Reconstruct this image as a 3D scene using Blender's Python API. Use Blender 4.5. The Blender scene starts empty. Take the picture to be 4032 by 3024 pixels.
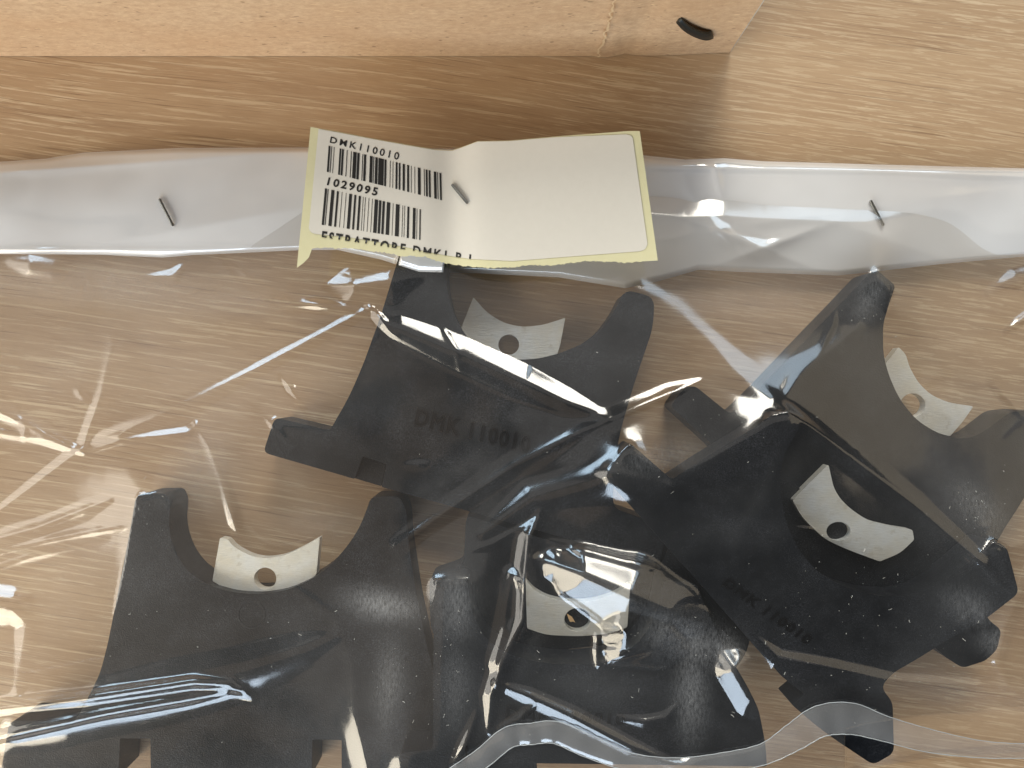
import bpy, bmesh, math, random
import numpy as np
from mathutils import Vector
random.seed(7); rng = np.random.default_rng(7)
SC = bpy.context.scene
COL = SC.collection
R = math.radians
# ---------------------------------------------------------------- camera, light, exposure
S = 0.3 / 4032.0            # metres on the table per photograph pixel
H = 0.217                   # camera height above the table
cd = bpy.data.cameras.new('camera'); cam = bpy.data.objects.new('camera', cd); COL.objects.link(cam)
cam.location = (0, 0, H); cd.sensor_width = 36; cd.lens = 36 * H / 0.3
cd.clip_start = 0.005; cd.clip_end = 50
SC.camera = cam
SC.view_settings.view_transform = 'Standard'; SC.view_settings.look = 'None'
SC.view_settings.exposure = 0.35; SC.view_settings.gamma = 1
W = bpy.data.worlds.new('World'); SC.world = W; W.use_nodes = True
W.node_tree.nodes['Background'].inputs[0].default_value = (1.0, 0.93, 0.86, 1)
W.node_tree.nodes['Background'].inputs[1].default_value = 0.025

def lamp(name, loc, target, sx, sy, radiance, color):
    d = bpy.data.lights.new(name, 'AREA'); d.shape = 'RECTANGLE'; d.size = sx; d.size_y = sy
    d.energy = radiance * math.pi * sx * sy; d.color = color
    o = bpy.data.objects.new(name, d); COL.objects.link(o); o.location = loc
    o.rotation_euler = (Vector(target) - Vector(loc)).to_track_quat('-Z', 'Y').to_euler()
    return o
lamp('window_light', (0.13, 1.06, 0.62), (0, 0.05, 0), 0.48, 0.42, 13.5, (1.0, 0.95, 0.84))
lamp('added_glint_light_east', (0.56, 0.95, 0.60), (0, 0.05, 0), 0.34, 0.42, 3.2, (0.70, 0.86, 1.0))  # added light, not a known window; puts cool glints on the slanting pleats
lamp('added_glint_light_west', (-0.80, 0.80, 0.60), (0, 0.05, 0), 0.40, 0.44, 7.0, (0.62, 0.82, 1.0))  # added as well, no window known here; lights the left-hand film ridges
lamp('room_light_window_side', (0.1, 0.95, 1.35), (0.1, 0.95, 0), 2.4, 1.4, 0.24, (1.0, 0.94, 0.88))
lamp('room_light_far_side', (-0.95, -0.30, 1.30), (-0.95, -0.30, 0), 1.3, 0.9, 0.17, (1.0, 0.74, 0.52))
lamp('room_light_front', (-1.00, -0.72, 0.46), (-0.05, 0.08, 0.02), 0.85, 0.70, 6.6, (1.0, 0.90, 0.72))
lamp('added_cool_fill_front', (-0.34, -1.20, 0.48), (-0.02, 0.08, 0.02), 0.80, 0.60, 6.0, (0.70, 0.84, 1.0))  # added cool fill that turns the near-side fold highlights bluish
lamp('added_fill_side', (-1.25, 0.06, 0.52), (0, 0.0, 0), 1.0, 0.7, 2.4, (1.0, 0.94, 0.84))  # added low fill to brighten the wood
lamp('room_light_lamp_side', (1.35, 0.65, 0.80), (0.14, 0.1, 0), 1.2, 1.0, 0.60, (1.0, 0.84, 0.62))
SC.cycles.transparent_max_bounces = 24
SC.cycles.max_bounces = 8
SC.cycles.sample_clamp_indirect = 4
try:
    SC.cycles.use_denoising = True
except Exception: pass

# ---------------------------------------------------------------- helpers
def P(px, py, z=0.0):
    k = 1 - z / H
    return ((px - 2016) * S * k, (1512 - py) * S * k, z)
def Parr(px, py, z):
    k = 1 - z / H
    return np.stack([(px - 2016) * S * k, (1512 - py) * S * k, z + 0 * px], -1)
def Pv(px, py, y0):         # the point of a photograph pixel on the upright plane y = y0
    dx, dy = (px - 2016) * S, (1512 - py) * S
    t = y0 / dy
    return (dx * t, y0, H * (1 - t))
def tag(o, label=None, cat=None, group=None, kind=None):
    if label: o['label'] = label
    if cat: o['category'] = cat
    if group: o['group'] = group
    if kind: o['kind'] = kind
    return o
def link(name, me, mat=None, parent=None):
    o = bpy.data.objects.new(name, me); COL.objects.link(o)
    if mat: me.materials.append(mat)
    if parent: o.parent = parent
    return o
def empty(name, loc=(0, 0, 0)):
    o = bpy.data.objects.new(name, None); COL.objects.link(o); o.empty_display_size = 0.01
    return o
def from_bm(name, bm, mat, parent=None, smooth=35):
    me = bpy.data.meshes.new(name); bm.to_mesh(me); bm.free()
    if smooth:
        me.polygons.foreach_set('use_smooth', [True] * len(me.polygons))
        me.set_sharp_from_angle(angle=R(smooth))
    return link(name, me, mat, parent)
def grid_mesh(name, V, mat, parent=None, attr=None):
    n, m = V.shape[:2]
    idx = np.arange(n * m).reshape(n, m)
    f = np.stack([idx[:-1, :-1], idx[1:, :-1], idx[1:, 1:], idx[:-1, 1:]], -1).reshape(-1, 4)
    me = bpy.data.meshes.new(name)
    me.vertices.add(n * m); me.vertices.foreach_set('co', V.reshape(-1).astype(np.float32))
    me.loops.add(f.size); me.loops.foreach_set('vertex_index', f.reshape(-1).astype(np.int32))
    me.polygons.add(len(f)); me.polygons.foreach_set('loop_start', np.arange(0, f.size, 4, dtype=np.int32))
    me.polygons.foreach_set('use_smooth', np.ones(len(f), bool))
    me.update(); me.validate()
    if attr is not None:
        a = me.attributes.new('scuff_haze', 'FLOAT', 'POINT'); a.data.foreach_set('value', attr.reshape(-1).astype(np.float32))
    return link(name, me, mat, parent)
def tube_bm(bm, pts, r, n=6, flat=1.0):
    pts = [Vector(p) for p in pts]; rings = []
    for i, p in enumerate(pts):
        t = (pts[min(i + 1, len(pts) - 1)] - pts[max(i - 1, 0)]).normalized()
        a = t.cross(Vector((0, 0, 1)))
        a = a.normalized() if a.length > 1e-4 else Vector((1, 0, 0))
        b = a.cross(t).normalized()
        rings.append([bm.verts.new(p + a * (r * math.cos(2 * math.pi * k / n)) + b * (r * flat * math.sin(2 * math.pi * k / n))) for k in range(n)])
    for q, s in zip(rings, rings[1:]):
        for k in range(n):
            bm.faces.new((q[k], q[(k + 1) % n], s[(k + 1) % n], s[k]))
    bm.faces.new(rings[0][::-1]); bm.faces.new(rings[-1])
def smooth_path(pts, n=8):
    pts = [np.array(p, float) for p in pts]; out = []
    for i in range(len(pts) - 1):
        p0, p1, p2, p3 = pts[max(i - 1, 0)], pts[i], pts[i + 1], pts[min(i + 2, len(pts) - 1)]
        for k in range(n):
            t = k / n
            out.append(0.5 * (2 * p1 + (p2 - p0) * t + (2 * p0 - 5 * p1 + 4 * p2 - p3) * t * t + (3 * p1 - p0 - 3 * p2 + p3) * t ** 3))
    out.append(pts[-1]); return out
def fillet(pts, r0=20):
    out = []; n = len(pts)
    for i, p in enumerate(pts):
        a, b, c = np.array(pts[i - 1][:2], float), np.array(p[:2], float), np.array(pts[(i + 1) % n][:2], float)
        r = p[2] if len(p) > 2 else r0
        u, v = a - b, c - b; lu, lv = np.linalg.norm(u), np.linalg.norm(v)
        d = min(r, 0.42 * lu, 0.42 * lv)
        if d < 1.0: out.append(tuple(b)); continue
        s, e = b + u / lu * d, b + v / lv * d
        for t in (0, .25, .5, .75, 1.0):
            out.append(tuple((1 - t) ** 2 * s + 2 * t * (1 - t) * b + t * t * e))
    return out

# ---------------------------------------------------------------- materials
class N:
    def __init__(s, name):
        s.m = bpy.data.materials.new(name); s.m.use_nodes = True; s.t = s.m.node_tree; s.t.nodes.clear()
        s.out = s.t.nodes.new('ShaderNodeOutputMaterial')
    def n(s, typ, **kw):
        x = s.t.nodes.new('ShaderNode' + typ)
        for k, v in kw.items():
            if k.startswith('i_'): x.inputs[k[2:].replace('_', ' ')].default_value = v
            else: setattr(x, k, v)
        return x
    def l(s, a, b): s.t.links.new(a, b)
    def coord(s): return s.n('TexCoord').outputs['Object']
    def mapping(s, vec, scale=(1, 1, 1), rot=(0, 0, 0), loc=(0, 0, 0)):
        m = s.n('Mapping'); m.inputs['Scale'].default_value = scale; m.inputs['Rotation'].default_value = rot; m.inputs['Location'].default_value = loc
        s.l(vec, m.inputs['Vector']); return m.outputs[0]
    def noise(s, vec, scale=1.0, detail=2.0, rough=.5, dist=0.0):
        x = s.n('TexNoise'); x.inputs['Scale'].default_value = scale; x.inputs['Detail'].default_value = detail
        x.inputs['Roughness'].default_value = rough; x.inputs['Distortion'].default_value = dist
        s.l(vec, x.inputs['Vector']); return x.outputs['Fac']
    def ramp(s, fac, a, b, c0=(0, 0, 0, 1), c1=(1, 1, 1, 1)):
        x = s.n('ValToRGB'); e = x.color_ramp.elements
        e[0].position = a; e[1].position = b; e[0].color = c0; e[1].color = c1
        s.l(fac, x.inputs[0]); return x.outputs[0]
    def mix(s, fac, a, b, mode='MIX'):
        x = s.n('Mix', data_type='RGBA', blend_type=mode)
        for v, i in ((fac, 0), (a, 6), (b, 7)):
            if isinstance(v, (int, float)): x.inputs[i].default_value = v
            elif isinstance(v, tuple): x.inputs[i].default_value = v if len(v) == 4 else v + (1,)
            else: s.l(v, x.inputs[i])
        return x.outputs[2]
    def math(s, op, a, b=0.0, clamp=False):
        x = s.n('Math', operation=op, use_clamp=clamp)
        for v, i in ((a, 0), (b, 1)):
            if isinstance(v, (int, float)): x.inputs[i].default_value = v
            else: s.l(v, x.inputs[i])
        return x.outputs[0]
    def bump(s, h, strength, dist):
        x = s.n('Bump'); x.inputs['Strength'].default_value = strength; x.inputs['Distance'].default_value = dist
        s.l(h, x.inputs['Height']); return x.outputs[0]
    def bsdf(s, color, rough=.5, metal=0.0, normal=None, spec=.5):
        b = s.n('BsdfPrincipled')
        for v, k in ((color, 'Base Color'), (rough, 'Roughness'), (metal, 'Metallic'), (spec, 'Specular IOR Level')):
            if isinstance(v, (int, float)): b.inputs[k].default_value = v
            elif isinstance(v, tuple): b.inputs[k].default_value = v if len(v) == 4 else v + (1,)
            else: s.l(v, b.inputs[k])
        if normal is not None: s.l(normal, b.inputs['Normal'])
        s.l(b.outputs[0], s.out.inputs[0]); return b

def mat_wood():
    w = N('oak_laminate'); co = w.mapping(w.coord(), rot=(0, 0, R(8)))
    warp = w.noise(w.mapping(co, scale=(6, 8, 1)), 1, 3, .3)
    sep = w.n('SeparateXYZ'); w.l(co, sep.inputs[0])
    y2 = w.math('ADD', sep.outputs[1], w.math('MULTIPLY', w.math('SUBTRACT', warp, .5), .011))
    cmb = w.n('CombineXYZ'); w.l(sep.outputs[0], cmb.inputs[0]); w.l(y2, cmb.inputs[1]); v = cmb.outputs[0]
    band = w.noise(w.mapping(v, scale=(6, 75, 1)), 1, 3, .55)
    base = w.mix(w.ramp(band, .3, .72), (.36, .232, .134), (.48, .335, .205))
    fine = w.noise(w.mapping(v, scale=(70, 1500, 1), loc=(3, 1, 0)), 1, 4, .7)
    base = w.mix(w.math('MULTIPLY', w.ramp(fine, .35, .7), .35), base, (.60, .43, .27))
    dens = w.ramp(w.noise(w.mapping(v, scale=(10, 40, 1), loc=(7, 3, 0)), 1, 2), .3, .65)
    fa = w.ramp(w.noise(w.mapping(v, scale=(27, 900, 1), loc=(1, 9, 0)), 1, 4, .66), .555, .59)
    fb = w.ramp(w.noise(w.mapping(v, scale=(80, 1350, 1), loc=(8, 2, 0)), 1, 3, .62), .545, .585)
    sx = w.n('SeparateXYZ'); w.l(co, sx.inputs[0])
    side = w.ramp(w.math('ADD', w.math('MULTIPLY', sx.outputs[0], 4.0), .35), .3, .8)
    fl = w.math('ADD', w.math('MULTIPLY', fa, w.math('SUBTRACT', 1.0, w.math('MULTIPLY', side, .6))), w.math('MULTIPLY', fb, w.math('ADD', .25, w.math('MULTIPLY', side, .6))), True)
    fl = w.math('MULTIPLY', fl, w.math('ADD', .45, w.math('MULTIPLY', dens, .55)))
    base = w.mix(w.math('MULTIPLY', fl, .74), base, (.69, .55, .375))
    dk = w.noise(w.mapping(v, scale=(24, 1500, 1), loc=(4, 5, 0)), 1, 3, .62)
    base = w.mix(w.math('MULTIPLY', w.ramp(dk, .60, .67), .52), base, (.18, .10, .05))
    bump = w.bump(w.math('SUBTRACT', fl, w.ramp(dk, .6, .7)), .25, .0002)
    rough = w.math('ADD', .42, w.math('MULTIPLY', fine, .2))
    w.bsdf(base, rough, 0, bump, .4); return w.m
def mat_card():
    w = N('kraft_cardboard'); co = w.coord()
    f = w.noise(w.mapping(co, scale=(420, 900, 900)), 1, 5, .75)
    g = w.noise(w.mapping(co, scale=(25, 60, 60), loc=(2, 2, 2)), 1, 3, .6)
    base = w.mix(w.ramp(f, .3, .72), (.42, .275, .165), (.61, .43, .27))
    base = w.mix(w.math('MULTIPLY', w.ramp(g, .35, .7), .45), base, (.47, .285, .155))
    sp = w.noise(w.mapping(co, scale=(420, 900, 900), loc=(5, 1, 3)), 1, 1, .5)
    base = w.mix(w.math('MULTIPLY', w.ramp(sp, .70, .76), .6), base, (.18, .11, .06))
    sp2 = w.noise(w.mapping(co, scale=(300, 1500, 1500), loc=(9, 4, 3)), 1, 1, .5)
    base = w.mix(w.math('MULTIPLY', w.ramp(sp2, .68, .74), .45), base, (.72, .52, .31))
    w.bsdf(base, .85, 0, w.bump(f, .35, .0003), .2); return w.m
def mat_plastic():
    w = N('black_nylon'); co = w.coord()
    f = w.noise(w.mapping(co, scale=(2600,) * 3), 1, 2, .6)
    g = w.noise(w.mapping(co, scale=(140,) * 3), 1, 4, .6)
    col = w.mix(w.ramp(g, .4, .75), (.003, .004, .006), (.007, .008, .010))
    du = w.noise(w.mapping(co, scale=(60,) * 3, loc=(1, 2, 3)), 1, 5, .7)
    sp = w.noise(w.mapping(co, scale=(5200,) * 3), 1, 1)
    col = w.mix(w.math('MULTIPLY', w.ramp(du, .40, .70), w.ramp(sp, .48, .66)), col, (.055, .059, .07))
    w.bsdf(col, w.math('ADD', .34, w.math('MULTIPLY', g, .2)), 0, w.bump(f, .8, .00014), .27); return w.m
def mat_steel():
    w = N('zinc_plated_steel'); co = w.coord()
    f = w.noise(w.mapping(co, scale=(500, 5200, 300), rot=(0, 0, R(35))), 1, 3, .6)
    g = w.noise(w.mapping(co, scale=(95,) * 3), 1, 3, .6)
    col = w.mix(w.ramp(g, .3, .7), (.84, .80, .68), (.84, .87, .88))
    d = w.noise(w.mapping(co, scale=(330,) * 3, loc=(4, 4, 4)), 1, 4, .65)
    col = w.mix(w.math('MULTIPLY', w.ramp(d, .58, .72), .4), col, (.42, .36, .24))
    col = w.mix(w.math('MULTIPLY', w.ramp(f, .4, .65), .3), col, (.55, .55, .52))
    w.bsdf(col, w.math('ADD', .30, w.math('MULTIPLY', g, .22)), .5, w.bump(f, .5, .0002)); return w.m
def mat_simple(name, col, rough=.5, metal=0., spec=.5):
    w = N(name); w.bsdf(col, rough, metal, None, spec); return w.m
def mat_paper(name, a, b):
    w = N(name); co = w.coord()
    f = w.noise(w.mapping(co, scale=(500,) * 3), 1, 4, .6)
    w.bsdf(w.mix(f, a, b), .6, 0, w.bump(f, .1, .0001), .35); return w.m
def mat_film(name, refl=.085, haze=.03, tint=.985, rough=.045, scuff_haze_gain=.36, milky=.04):
    w = N(name); co = w.coord()
    big = w.noise(w.mapping(co, scale=(60, 60, 60)), 1, 2, .5)
    nrm = w.bump(big, .14, .0012)
    lw = w.n('LayerWeight'); lw.inputs['Blend'].default_value = .5; w.l(nrm, lw.inputs['Normal'])
    fac = w.math('ADD', refl, w.math('MULTIPLY', w.math('POWER', lw.outputs['Facing'], 4.0), .85), True)
    tr = w.n('BsdfTransparent'); tr.inputs[0].default_value = (tint, tint * .995, tint * .985, 1)
    gl = w.n('BsdfGlossy'); gl.inputs['Color'].default_value = (1, 1, 1, 1)
    ro = w.noise(w.mapping(co, scale=(260, 60, 60)), 1, 3)
    at = w.n('Attribute', attribute_name='scuff_haze')
    w.l(w.math('ADD', w.math('ADD', rough * .5, w.math('MULTIPLY', at.outputs['Fac'], .22)), w.math('MULTIPLY', ro, rough)), gl.inputs['Roughness']); w.l(nrm, gl.inputs['Normal'])
    df = w.n('BsdfDiffuse'); df.inputs[0].default_value = (.85, .87, .90, 1)
    tl = w.n('BsdfTranslucent'); tl.inputs[0].default_value = (.85, .87, .90, 1)
    hz = w.n('MixShader'); hz.inputs[0].default_value = .18; w.l(df.outputs[0], hz.inputs[1]); w.l(tl.outputs[0], hz.inputs[2])
    at = w.n('Attribute', attribute_name='scuff_haze')
    grit = w.noise(w.mapping(co, scale=(2400, 700, 900)), 1, 5, .8)
    sc = w.math('MULTIPLY', at.outputs['Fac'], w.math('MULTIPLY', w.ramp(grit, .32, .75), scuff_haze_gain))
    milk = w.ramp(w.noise(w.mapping(co, scale=(16, 22, 20), loc=(3, 8, 1)), 1, 3, .55), .38, .72)
    h = w.math('ADD', w.math('ADD', haze, w.math('MULTIPLY', milk, milky)), sc, True)
    m1 = w.n('MixShader'); w.l(h, m1.inputs[0]); w.l(tr.outputs[0], m1.inputs[1]); w.l(hz.outputs[0], m1.inputs[2])
    m2 = w.n('MixShader'); w.l(fac, m2.inputs[0]); w.l(m1.outputs[0], m2.inputs[1]); w.l(gl.outputs[0], m2.inputs[2])
    w.l(m2.outputs[0], w.out.inputs[0]); return w.m

WOOD, CARD, NYLON, STEEL = mat_wood(), mat_card(), mat_plastic(), mat_steel()
NYLON_GLOSS = mat_simple('black_nylon_gloss', (.003, .003, .004), .30, 0, .5)
WIRE = mat_simple('staple_wire', (.16, .165, .16), .38, .9)
BLACKWIRE = mat_simple("dark_strap_steel", (.05, .055, .055), .42, .8)
INK = mat_simple('black_ink', (.012, .011, .010), .5)
CREAM = mat_paper('label_paper', (.66, .625, .555), (.70, .665, .595))
BACKING = mat_paper('label_backing', (.64, .60, .36), (.70, .66, .43))
FILM = mat_film('clear_film', .08, .012, .985, .115)
FILM_BACK = mat_film('clear_film_back', .05, .012)
FILM_FLAP = mat_film('clear_film_folded', .16, .72, .97, .11, .5, .3)
FILM_SEAM = mat_film('clear_film_seam', .10, .17, .97, .12)

# ---------------------------------------------------------------- table
bm = bmesh.new(); bmesh.ops.create_grid(bm, x_segments=1, y_segments=1, size=.6)
t = from_bm('table_top', bm, WOOD, None, 0); tag(t, 'light oak wood grain table top under everything', 'table', kind='structure')

# ---------------------------------------------------------------- cardboard box
Y0 = (1512 - 222) * S; XR = (2872 - 2016) * S; BH = .050
box = empty('cardboard_box'); tag(box, 'brown corrugated cardboard box with a dark staple at its corner', 'box')
xs = np.linspace(-.30, XR, 120); zs = np.linspace(0, BH, 40)
X, Z = np.meshgrid(xs, zs, indexing='ij')
Yw = Y0 + .0012 * np.exp(-Z / .004) * 0 + .0006 * np.sin(X * 40) * (Z / BH) + .0010 * (np.clip((X - .03) / .03, 0, 1)) ** 2
crease = .0007 * np.exp(-((X - (.0275 + .02 * Z + .0012 * np.sin(Z * 500))) / .0007) ** 2)
Yw = Yw - crease + .0008 * np.exp(-((X - .034 - .05 * Z) / .002) ** 2)
front = grid_mesh('front_panel', np.stack([X, Yw, Z + .0002], -1)[::-1], CARD, box)
def slab(name, x0, x1, y0, y1, z0, z1, mat, par, bev=.0006):
    b = bmesh.new(); bmesh.ops.create_cube(b, size=1)
    bmesh.ops.scale(b, vec=(x1 - x0, y1 - y0, z1 - z0), verts=b.verts)
    bmesh.ops.translate(b, vec=((x0 + x1) / 2, (y0 + y1) / 2, (z0 + z1) / 2), verts=b.verts)
    if bev: bmesh.ops.bevel(b, geom=b.edges[:], offset=bev, segments=2, affect='EDGES')
    return from_bm(name, b, mat, par)
CARD_EDGE = mat_paper('cardboard_cut_edge', (.42, .40, .35), (.56, .53, .46))
# right side wall, set back from the front panel, with the paper edge showing along the corner
slab('side_panel', XR - .0036, XR - .0004, Y0 + .0042, .30, .0005, BH, CARD, box)
slab('front_liner', -.30, XR - .0008, Y0 + .0014, Y0 + .004, .0005, BH, CARD, box)
slab('cut_edge', XR - .0006, XR + .0004, Y0 + .0012, Y0 + .0036, .0004, BH, CARD_EDGE, box, .0002)
slab('back_panel', -.30, XR - .004, .296, .30, .0005, BH, CARD, box)
# white scuffed crack beside the crease
sb = bmesh.new(); prev = None
for k in range(31):
    px, py = 2425 - 70 * k / 30 + random.uniform(-8, 8), 225 * k / 30
    a, b_ = Pv(px - random.uniform(2, 7), py, Y0 - .0009), Pv(px + random.uniform(1, 6), py, Y0 - .0009)
    va, vb = sb.verts.new(a), sb.verts.new(b_)
    if prev: sb.faces.new((prev[0], prev[1], vb, va))
    prev = (va, vb)
from_bm('crack', sb, mat_paper('cracked_liner', (.52, .36, .2), (.66, .49, .31)), box, 0)
# the big flat box staple
st = bmesh.new(); path = smooth_path([(2672, 82), (2700, 112), (2740, 135), (2780, 147), (2805, 140)], 5)
W2 = 13
rows = []
for i, p in enumerate(path):
    q0, q1 = path[max(i - 1, 0)], path[min(i + 1, len(path) - 1)]
    d = (q1 - q0) / np.linalg.norm(q1 - q0); nn = np.array([-d[1], d[0]])
    row = []
    for j in range(5):
        off = (j - 2) / 2 * W2
        dep = .0013 - .0003 * abs(j - 2) / 2 - .0011 * (abs(i / (len(path) - 1) - .5) * 2) ** 3
        row.append(st.verts.new(Pv(p[0] + nn[0] * off, p[1] + nn[1] * off, Y0 - dep)))
    rows.append(row)
for a, b_ in zip(rows, rows[1:]):
    for j in range(4): st.faces.new((a[j], b_[j], b_[j + 1], a[j + 1]))
r = bmesh.ops.extrude_face_region(st, geom=st.faces[:])
bmesh.ops.translate(st, vec=(0, .0006, 0), verts=[v for v in r['geom'] if isinstance(v, bmesh.types.BMVert)])
from_bm('box_staple', st, BLACKWIRE, box)

# ---------------------------------------------------------------- extractor brackets
OUT = {}
OUT['A'] = [(1600, 907), (1783, 960), (1752, 1060, 60), (1765, 1160, 60), (1785, 1235, 60), (1830, 1320, 60), (1900, 1378, 60), (1970, 1408, 60), (2035, 1417, 60), (2120, 1412, 60), (2200, 1392, 60), (2300, 1352, 60), (2368, 1298, 60), (2425, 1215, 60), (2462, 1140, 34), (2577, 1170, 40), (2572, 1290, 60), (2500, 1500, 60), (2440, 1707, 60), (2418, 1850, 60), (2412, 2000, 40), (2632, 2075), (2595, 2222), (1502, 1917, 6), (1522, 1829, 6), (1429, 1796, 6), (1396, 1886, 6), (1036, 1782, 26), (1082, 1643, 26), (1299, 1694, 12), (1372, 1568, 60), (1429, 1438, 60), (1502, 1235, 60), (1571, 1007, 60)]
OUT['B'] = [(536, 1946, 30), (653, 1942, 30), (672, 1985, 40), (664, 2060, 60), (672, 2120, 60), (697, 2190, 60), (745, 2255, 60), (822, 2305, 60), (922, 2334, 60), (1022, 2340, 60), (1130, 2325, 60), (1230, 2280, 60), (1306, 2222, 60), (1368, 2150, 60), (1414, 2080, 60), (1445, 2004, 60), (1460, 1958, 30), (1572, 1954, 30), (1600, 2010, 60), (1606, 2119, 60), (1640, 2350, 60), (1680, 2542, 60), (1710, 2657, 60), (1750, 2734, 60), (1810, 2841), (2080, 2850), (2120, 3060), (1345, 3060, 4), (1345, 2914, 4), (1230, 2912, 4), (1226, 3060, 4), (594, 3060, 4), (592, 2909, 4), (473, 2907, 4), (466, 3060, 4), (0, 3060, 30), (38, 2836, 34), (296, 2841, 14), (353, 2734, 60), (392, 2657, 60), (423, 2542, 60), (461, 2350, 60), (507, 2119, 60)]
OUT['C'] = [(3425, 1075, 20), (3455, 1064, 14), (3525, 1125, 14), (3497, 1208, 60), (3477, 1277, 60), (3477, 1388, 60), (3497, 1471, 60), (3539, 1568, 60), (3608, 1654, 60), (3691, 1706, 60), (3781, 1729, 60), (3851, 1717, 60), (3920, 1665, 60), (3975, 1622, 30), (4075, 1612, 30), (4140, 1690, 30), (4125, 1800, 60), (4032, 1963, 60), (3930, 2120, 60), (3880, 2240, 60), (3862, 2370, 30), (3891, 2439), (3943, 2481), (3926, 2558), (3880, 2602), (3790, 2630), (3726, 2590), (2640, 1600), (2690, 1530), (2735, 1518), (2870, 1627), (2900, 1616), (2985, 1535, 60), (3200, 1309, 60), (3330, 1175, 60)]
OUT['D'] = [(1711, 2284, 26), (1842, 2278, 26), (1846, 2350, 60), (1864, 2430, 60), (1905, 2505, 60), (1970, 2560, 60), (2060, 2595, 60), (2170, 2614, 60), (2290, 2618, 60), (2410, 2595, 60), (2500, 2545, 60), (2560, 2470, 60), (2596, 2380, 60), (2608, 2285, 26), (2742, 2296, 30), (2790, 2420, 60), (2865, 2570, 60), (2945, 2705, 60), (2988, 2795, 30), (3014, 2930, 30), (3020, 3018, 10), (2000, 3004, 6), (1999, 2937, 6), (1833, 2935, 6), (1830, 3070, 6), (1560, 3070), (1575, 2965), (1706, 2950, 20), (1706, 2700, 60), (1708, 2400, 60)]
OUT['E'] = [(1835, 2030, 30), (2200, 2140, 60), (2596, 2246, 10), (2648, 2125, 10), (2720, 2095, 20), (2965, 2335, 30), (2950, 2560, 60), (2860, 2680, 60), (2640, 2700, 30), (2480, 2710, 30), (2460, 2600, 60), (2360, 2540, 60), (2200, 2560, 60), (2100, 2640, 60), (2060, 2760, 30), (1900, 2760, 30), (1800, 2640, 60), (1695, 2480, 40), (1690, 2275, 30), (1825, 2230, 40)]
OUT['F'] = [(3040, 1632, 30), (3103, 1617, 30), (3153, 1679, 26), (3095, 1770, 60), (3072, 1850, 60), (3075, 1960, 60), (3095, 2060, 60), (3140, 2160, 60), (3215, 2250, 60), (3320, 2312, 60), (3440, 2345, 60), (3560, 2350, 60), (3650, 2325, 60), (3760, 2260, 60), (3850, 2185, 60), (3915, 2128, 26), (3965, 2155, 26), (4012, 2335, 26), (3884, 2435, 40), (3729, 2520, 60), (3620, 2590, 60), (3515, 2650, 60), (3468, 2705, 30), (3515, 2765, 26), (3520, 2965, 26), (3438, 3012, 26), (3282, 2908, 60), (3205, 2850, 60), (3118, 2775, 8), (3170, 2733, 6), (3108, 2688, 6), (3075, 2660, 8), (2370, 1862), (2478, 1742), (2645, 1888, 12), (2780, 1800, 60), (2960, 1690, 60)]
ZT = {'A': lambda x, y: 12.0, 'B': lambda x, y: 12.0, 'C': lambda x, y: 11.0, 'D': lambda x, y: 24.0, 'E': lambda x, y: 11.9,
      'F': lambda x, y: 25.5 - 5.0 * (y - 1900) / 1000 - 1.0 * (x - 3200) / 1000}
TH = {'E': 11.3, 'A': 11.5, 'B': 11.5, 'C': 10.5, 'D': 11.0, 'F': 10.5}
PLATE = {
 'A': [(1864, 1170, 6), (1917, 1231, 40), (1982, 1271, 40), (2055, 1288, 40), (2137, 1280, 40), (2226, 1251, 6), (2206, 1357, 8), (2194, 1396, 6), (2120, 1416, 40), (2031, 1420, 40), (1958, 1400, 40), (1876, 1365, 40), (1806, 1316, 6)],
 'B': [(866, 2117, 8), (895, 2123, 8), (922, 2154, 30), (984, 2188, 40), (1045, 2200, 40), (1122, 2188, 40), (1199, 2150, 40), (1259, 2115, 6), (1246, 2262, 6), (1199, 2300, 40), (1114, 2338, 40), (1030, 2350, 40), (922, 2336, 40), (836, 2288, 6)],
 'C': [(3539, 1367, 6), (3567, 1395, 20), (3580, 1443, 40), (3615, 1506, 40), (3664, 1554, 40), (3733, 1585, 40), (3833, 1600, 8), (3788, 1665, 30), (3740, 1718, 6), (3677, 1700, 40), (3600, 1652, 40), (3530, 1560, 40), (3484, 1436, 6)],
 'D': [(2070, 2285, 8), (2100, 2320, 30), (2150, 2350, 40), (2230, 2370, 40), (2330, 2368, 40), (2420, 2340, 40), (2482, 2300, 6), (2470, 2470, 8), (2400, 2495, 40), (2280, 2506, 40), (2150, 2500, 40), (2075, 2475, 8)],
 'F': [(3262, 1829, 8), (3283, 1921, 40), (3308, 1963, 40), (3347, 2002, 40), (3412, 2047, 40), (3509, 2073, 40), (3593, 2086, 8), (3600, 2125, 8), (3545, 2178, 30), (3464, 2211, 8), (3347, 2168, 40), (3250, 2125, 40), (3160, 2040, 40), (3120, 1970, 8)]}
HOLE = {'A': (2003, 1357, 41, 40), 'B': (1044, 2278, 44, 43), 'C': (3594, 1595, 50, 46), 'D': (2274, 2440, 52, 46), 'F': (3302, 2092, 48, 37)}

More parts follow.
